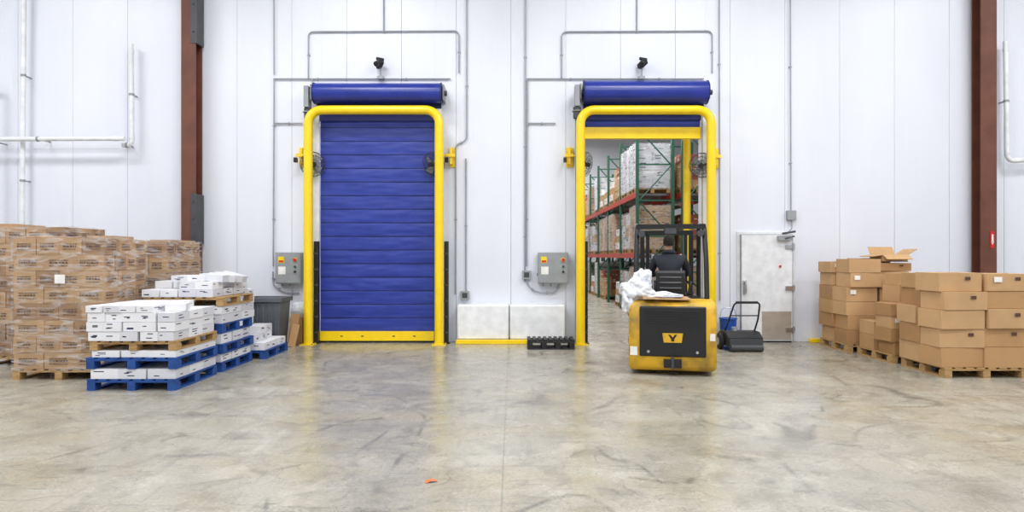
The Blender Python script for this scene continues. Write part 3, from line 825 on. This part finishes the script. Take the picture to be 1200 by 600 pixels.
for k in range(3): b.box(-.16,.16,.545,.58,1.18+k*.08,1.21+k*.08,M['dsteel'])
for sx in (-1,1): b.tube([(sx*.26,.62,1.1),(sx*.29,.62,1.28),(sx*.29,.95,1.28)],.02,M['black'],8,fil=.05)
b.done(bevel=.025,parent=fk,seg=3)
b=F('steering')
b.cyl((0,1.70,.95),(0,1.40,1.30),.035,M['black'],12); b.ring((0,1.38,1.32),.17,.014,M['black'],(0,-.65,.76),32,10)
for k in range(3):
    t=2*math.pi*k/3+.5; a=Vector((1,0,0)); e=Vector((0,.76,.65)); b.cyl((0,1.38,1.32),Vector((0,1.38,1.32))+a*.17*math.cos(t)+e*.17*math.sin(t),.01,M['black'],8)
for k in range(3): b.cyl((.28+k*.06,1.70,1.0),(.28+k*.06,1.60,1.22),.008,M['chrome'],6); b.ball((.28+k*.06,1.60,1.23),(.02,.02,.025),M['black'],10,8)
b.done(parent=fk)
b=F('mast')
for sx in (-1,1):
    b.box(sx*.40-.035,sx*.40+.035,1.92,2.05,.06,2.10,M['blackm']); b.box(sx*.31-.03,sx*.31+.03,1.94,2.07,.08,2.06,M['blackm'])
    b.cyl((sx*.23,1.97,.15),(sx*.23,1.97,1.7),.03,M['chrome'],12); b.cyl((sx*.35,1.80,.55),(sx*.38,1.95,.95),.03,M['blackm'],10)
b.box(-.43,.43,1.93,2.04,2.02,2.10,M['blackm']); b.box(-.43,.43,1.90,1.94,.95,1.05,M['blackm']); b.box(-.43,.43,1.90,2.02,.1,.22,M['blackm'])
b.done(bevel=.005,parent=fk)
b=F('carriage_and_forks')
b.box(-.45,.45,2.08,2.13,.16,.26,M['blackm']); b.box(-.45,.45,2.08,2.13,.50,.60,M['blackm'])
for sx in (-1,0,1): b.box(sx*.42-.02,sx*.42+.02,2.08,2.12,.26,1.25,M['blackm'])
b.box(-.44,.44,2.08,2.12,1.21,1.25,M['blackm'])
for k in (-.28,-.14,.14,.28): b.box(k-.01,k+.01,2.09,2.11,.6,1.21,M['blackm'])
for sx in (-1,1): b.box(sx*.25-.06,sx*.25+.06,2.13,2.17,.08,.58,M['dsteel']); b.prism([(2.13,.08),(2.13,.13),(3.0,.10),(3.02,.085)],sx*.25-.06,sx*.25+.06,M['dsteel'],'x')
b.done(bevel=.004,parent=fk)
b=F('crumpled_film')
def crump(seed,amp):
    S=Vector((seed,seed*.7,0))
    def f(p):
        n=noise.noise(p*1.6+S); rd=1-abs(noise.noise(p*3.1+S*2))*2; rd2=1-abs(noise.noise(p*6.3+S))*2
        return p*(1+amp*n+.16*rd+.06*rd2)
    return f
b.ball((-.48,.25,1.18),(.20,.17,.15),M['bag'],72,48,fn=crump(1.3,.5))
b.ball((-.40,.34,1.34),(.11,.10,.13),M['bag'],60,40,fn=crump(4.1,.6))
b.ball((-.60,.22,1.00),(.09,.15,.17),M['bag'],60,40,fn=crump(7.7,.5))
b.ball((-.20,.24,1.11),(.27,.15,.05),M['bag'],60,30,fn=crump(9.2,.5))
b.done(parent=fk,sharp=80)
b=F('cardboard_sheet'); b.box(-.42,.24,.03,.42,1.065,1.085,M['kraft3'],rot=(.03,.02,.1)); b.box(-.3,.15,.08,.36,1.09,1.105,M['wbox2'],rot=(0,-.03,-.15)); b.done(parent=fk)

# ------------------------------------------------------------------ driver
dr=empty('forklift_driver')
DZ=.05
T=Matrix.Translation((FX,FY,DZ))@Matrix.Rotation(FR,4,'Z')
def skin(name,chains,mat,sub=2):
    vs=[];es=[];rs=[];roots=[];idx={}
    for ch in chains:
        prev=None
        for n_,(p,r) in enumerate(ch):
            key=tuple(round(c,4) for c in p)
            if key in idx: k=idx[key]
            else:
                k=len(vs); idx[key]=k; vs.append(T@Vector(p)); rs.append(r)
                if n_==0: roots.append(k)
            if prev is not None: es.append((prev,k))
            prev=k
    me=bpy.data.meshes.new(name); me.from_pydata(vs,es,[]); o=bpy.data.objects.new(name,me); scene.collection.objects.link(o)
    bpy.context.view_layer.objects.active=o
    m=o.modifiers.new('skin','SKIN'); m.use_smooth_shade=True
    sv=me.skin_vertices[0].data
    for i,r in enumerate(rs):
        sv[i].radius=(r,r) if not isinstance(r,tuple) else r
        sv[i].use_root = i in roots
    s=o.modifiers.new('sub','SUBSURF'); s.levels=sub; s.render_levels=sub
    me.materials.append(mat); o.parent=dr; return o
pel=((0,.80,1.20),(.15,.12))
chest=((-.01,.86,1.53),(.19,.13)); 
body=[[pel,((0,.79,1.33),(.155,.11)),((0,.82,1.44),(.175,.12)),chest,((-.01,.88,1.63),(.12,.09)),((-.01,.90,1.69),(.06,.06))]]
for s_ in (-1,1):
    body.append([chest,((s_*.20,.87,1.58),.075),((s_*.26,.98,1.42),.06),((s_*.27,1.06,1.34),.05),((s_*.22,1.16,1.33),.044),((s_*.175,1.25,1.35),.034)])
skin('jacket_and_arms',body,M['jacket'])
legs=[[((0,.80,1.18),(.14,.11)),((.0,.84,1.17),(.13,.10))]]
for s_ in (-1,1):
    legs.append([((.0,.84,1.17),(.13,.10)),((s_*.10,.92,1.18),.085),((s_*.15,1.12,1.18),.075),((s_*.17,1.30,1.15),.062),((s_*.16,1.40,1.0),.055),((s_*.15,1.47,.80),.042),((s_*.15,1.49,.68),.04)])
skin('trousers',legs,M['trouser'])
skin('boots',[[((s_*.15,1.48,.66),.045),((s_*.15,1.52,.62),.042),((s_*.15,1.62,.61),.034)] for s_ in (-1,1)],M['black'])
for s_ in (-1,1):
    w0=Vector((s_*.172,1.26,1.355)); ch=[[(tuple(w0),(.024,.018)),(tuple(w0+Vector((-s_*.005,.04,.01))),(.032,.018)),(tuple(w0+Vector((-s_*.008,.075,.012))),(.034,.016))]]
    for k in range(4):
        off=(k-1.5)*.019; L=[.030,.034,.032,.025][k]
        base=w0+Vector((off,.075,.02))
        ch.append([(tuple(base+Vector((0,-.01,0))),.009),(tuple(base+Vector((0,L*.8,.008))),.009),(tuple(base+Vector((0,L*1.35,-.012))),.0085),(tuple(base+Vector((0,L*1.1,-.036))),.008)])
    tb=w0+Vector((-s_*.026,.03,0))
    ch.append([(tuple(tb),.011),(tuple(tb+Vector((-s_*.022,.03,-.008))),.010),(tuple(tb+Vector((-s_*.018,.06,-.016))),.009)])
    skin('hand_%s'%('left' if s_<0 else 'right'),ch,M['skin'],2)
b=MB('head',off=(FX,FY,DZ),rz=FR)
hc=Vector((-.01,.935,1.82))
def headfn(p):
    q=p.copy()
    if q.z<0: q.x*=1+.32*q.z; q.y=q.y*(1+.12*q.z)+(-.10*q.z)
    if q.y>.6: q.y=.6+(q.y-.6)*.7
    return q
b.ball(hc,(.076,.098,.118),M['skin'],28,20,fn=headfn)
b.ball(hc+Vector((0,.095,-.012)),(.013,.02,.026),M['skin'],12,8)
for s_ in (-1,1):
    b.ball(hc+Vector((s_*.077,-.0,-.01)),(.010,.020,.033),M['skin'],12,10)
    b.ball(hc+Vector((s_*.03,.078,.012)),(.013,.010,.009),M['label'],10,8); b.ball(hc+Vector((s_*.03,.086,.012)),(.006,.004,.006),M['hair'],8,6)
    b.box(hc.x+s_*.03-.016,hc.x+s_*.03+.016,hc.y+.080,hc.y+.090,hc.z+.030,hc.z+.036,M['hair'])
b.ball(hc+Vector((0,.088,-.055)),(.024,.008,.007),M['redload'],12,8)
b.cyl((-.01,.905,1.66),(-.01,.92,1.77),.052,M['skin'],18)
def hairfn(p):
    q=p.copy()
    if q.y>.15 and q.z<.45: q=q*.80
    if q.z<-.55: q=q*.8
    return q
b.ball(hc+Vector((0,-.008,.012)),(.085,.108,.122),M['hair'],28,20,fn=hairfn)
b.tube([(-.10,.86,1.66),(-.05,.80,1.69),(.03,.80,1.69),(.08,.86,1.66)],.03,M['jacket'],10,fil=.04)
b.done(parent=dr)
print('built')
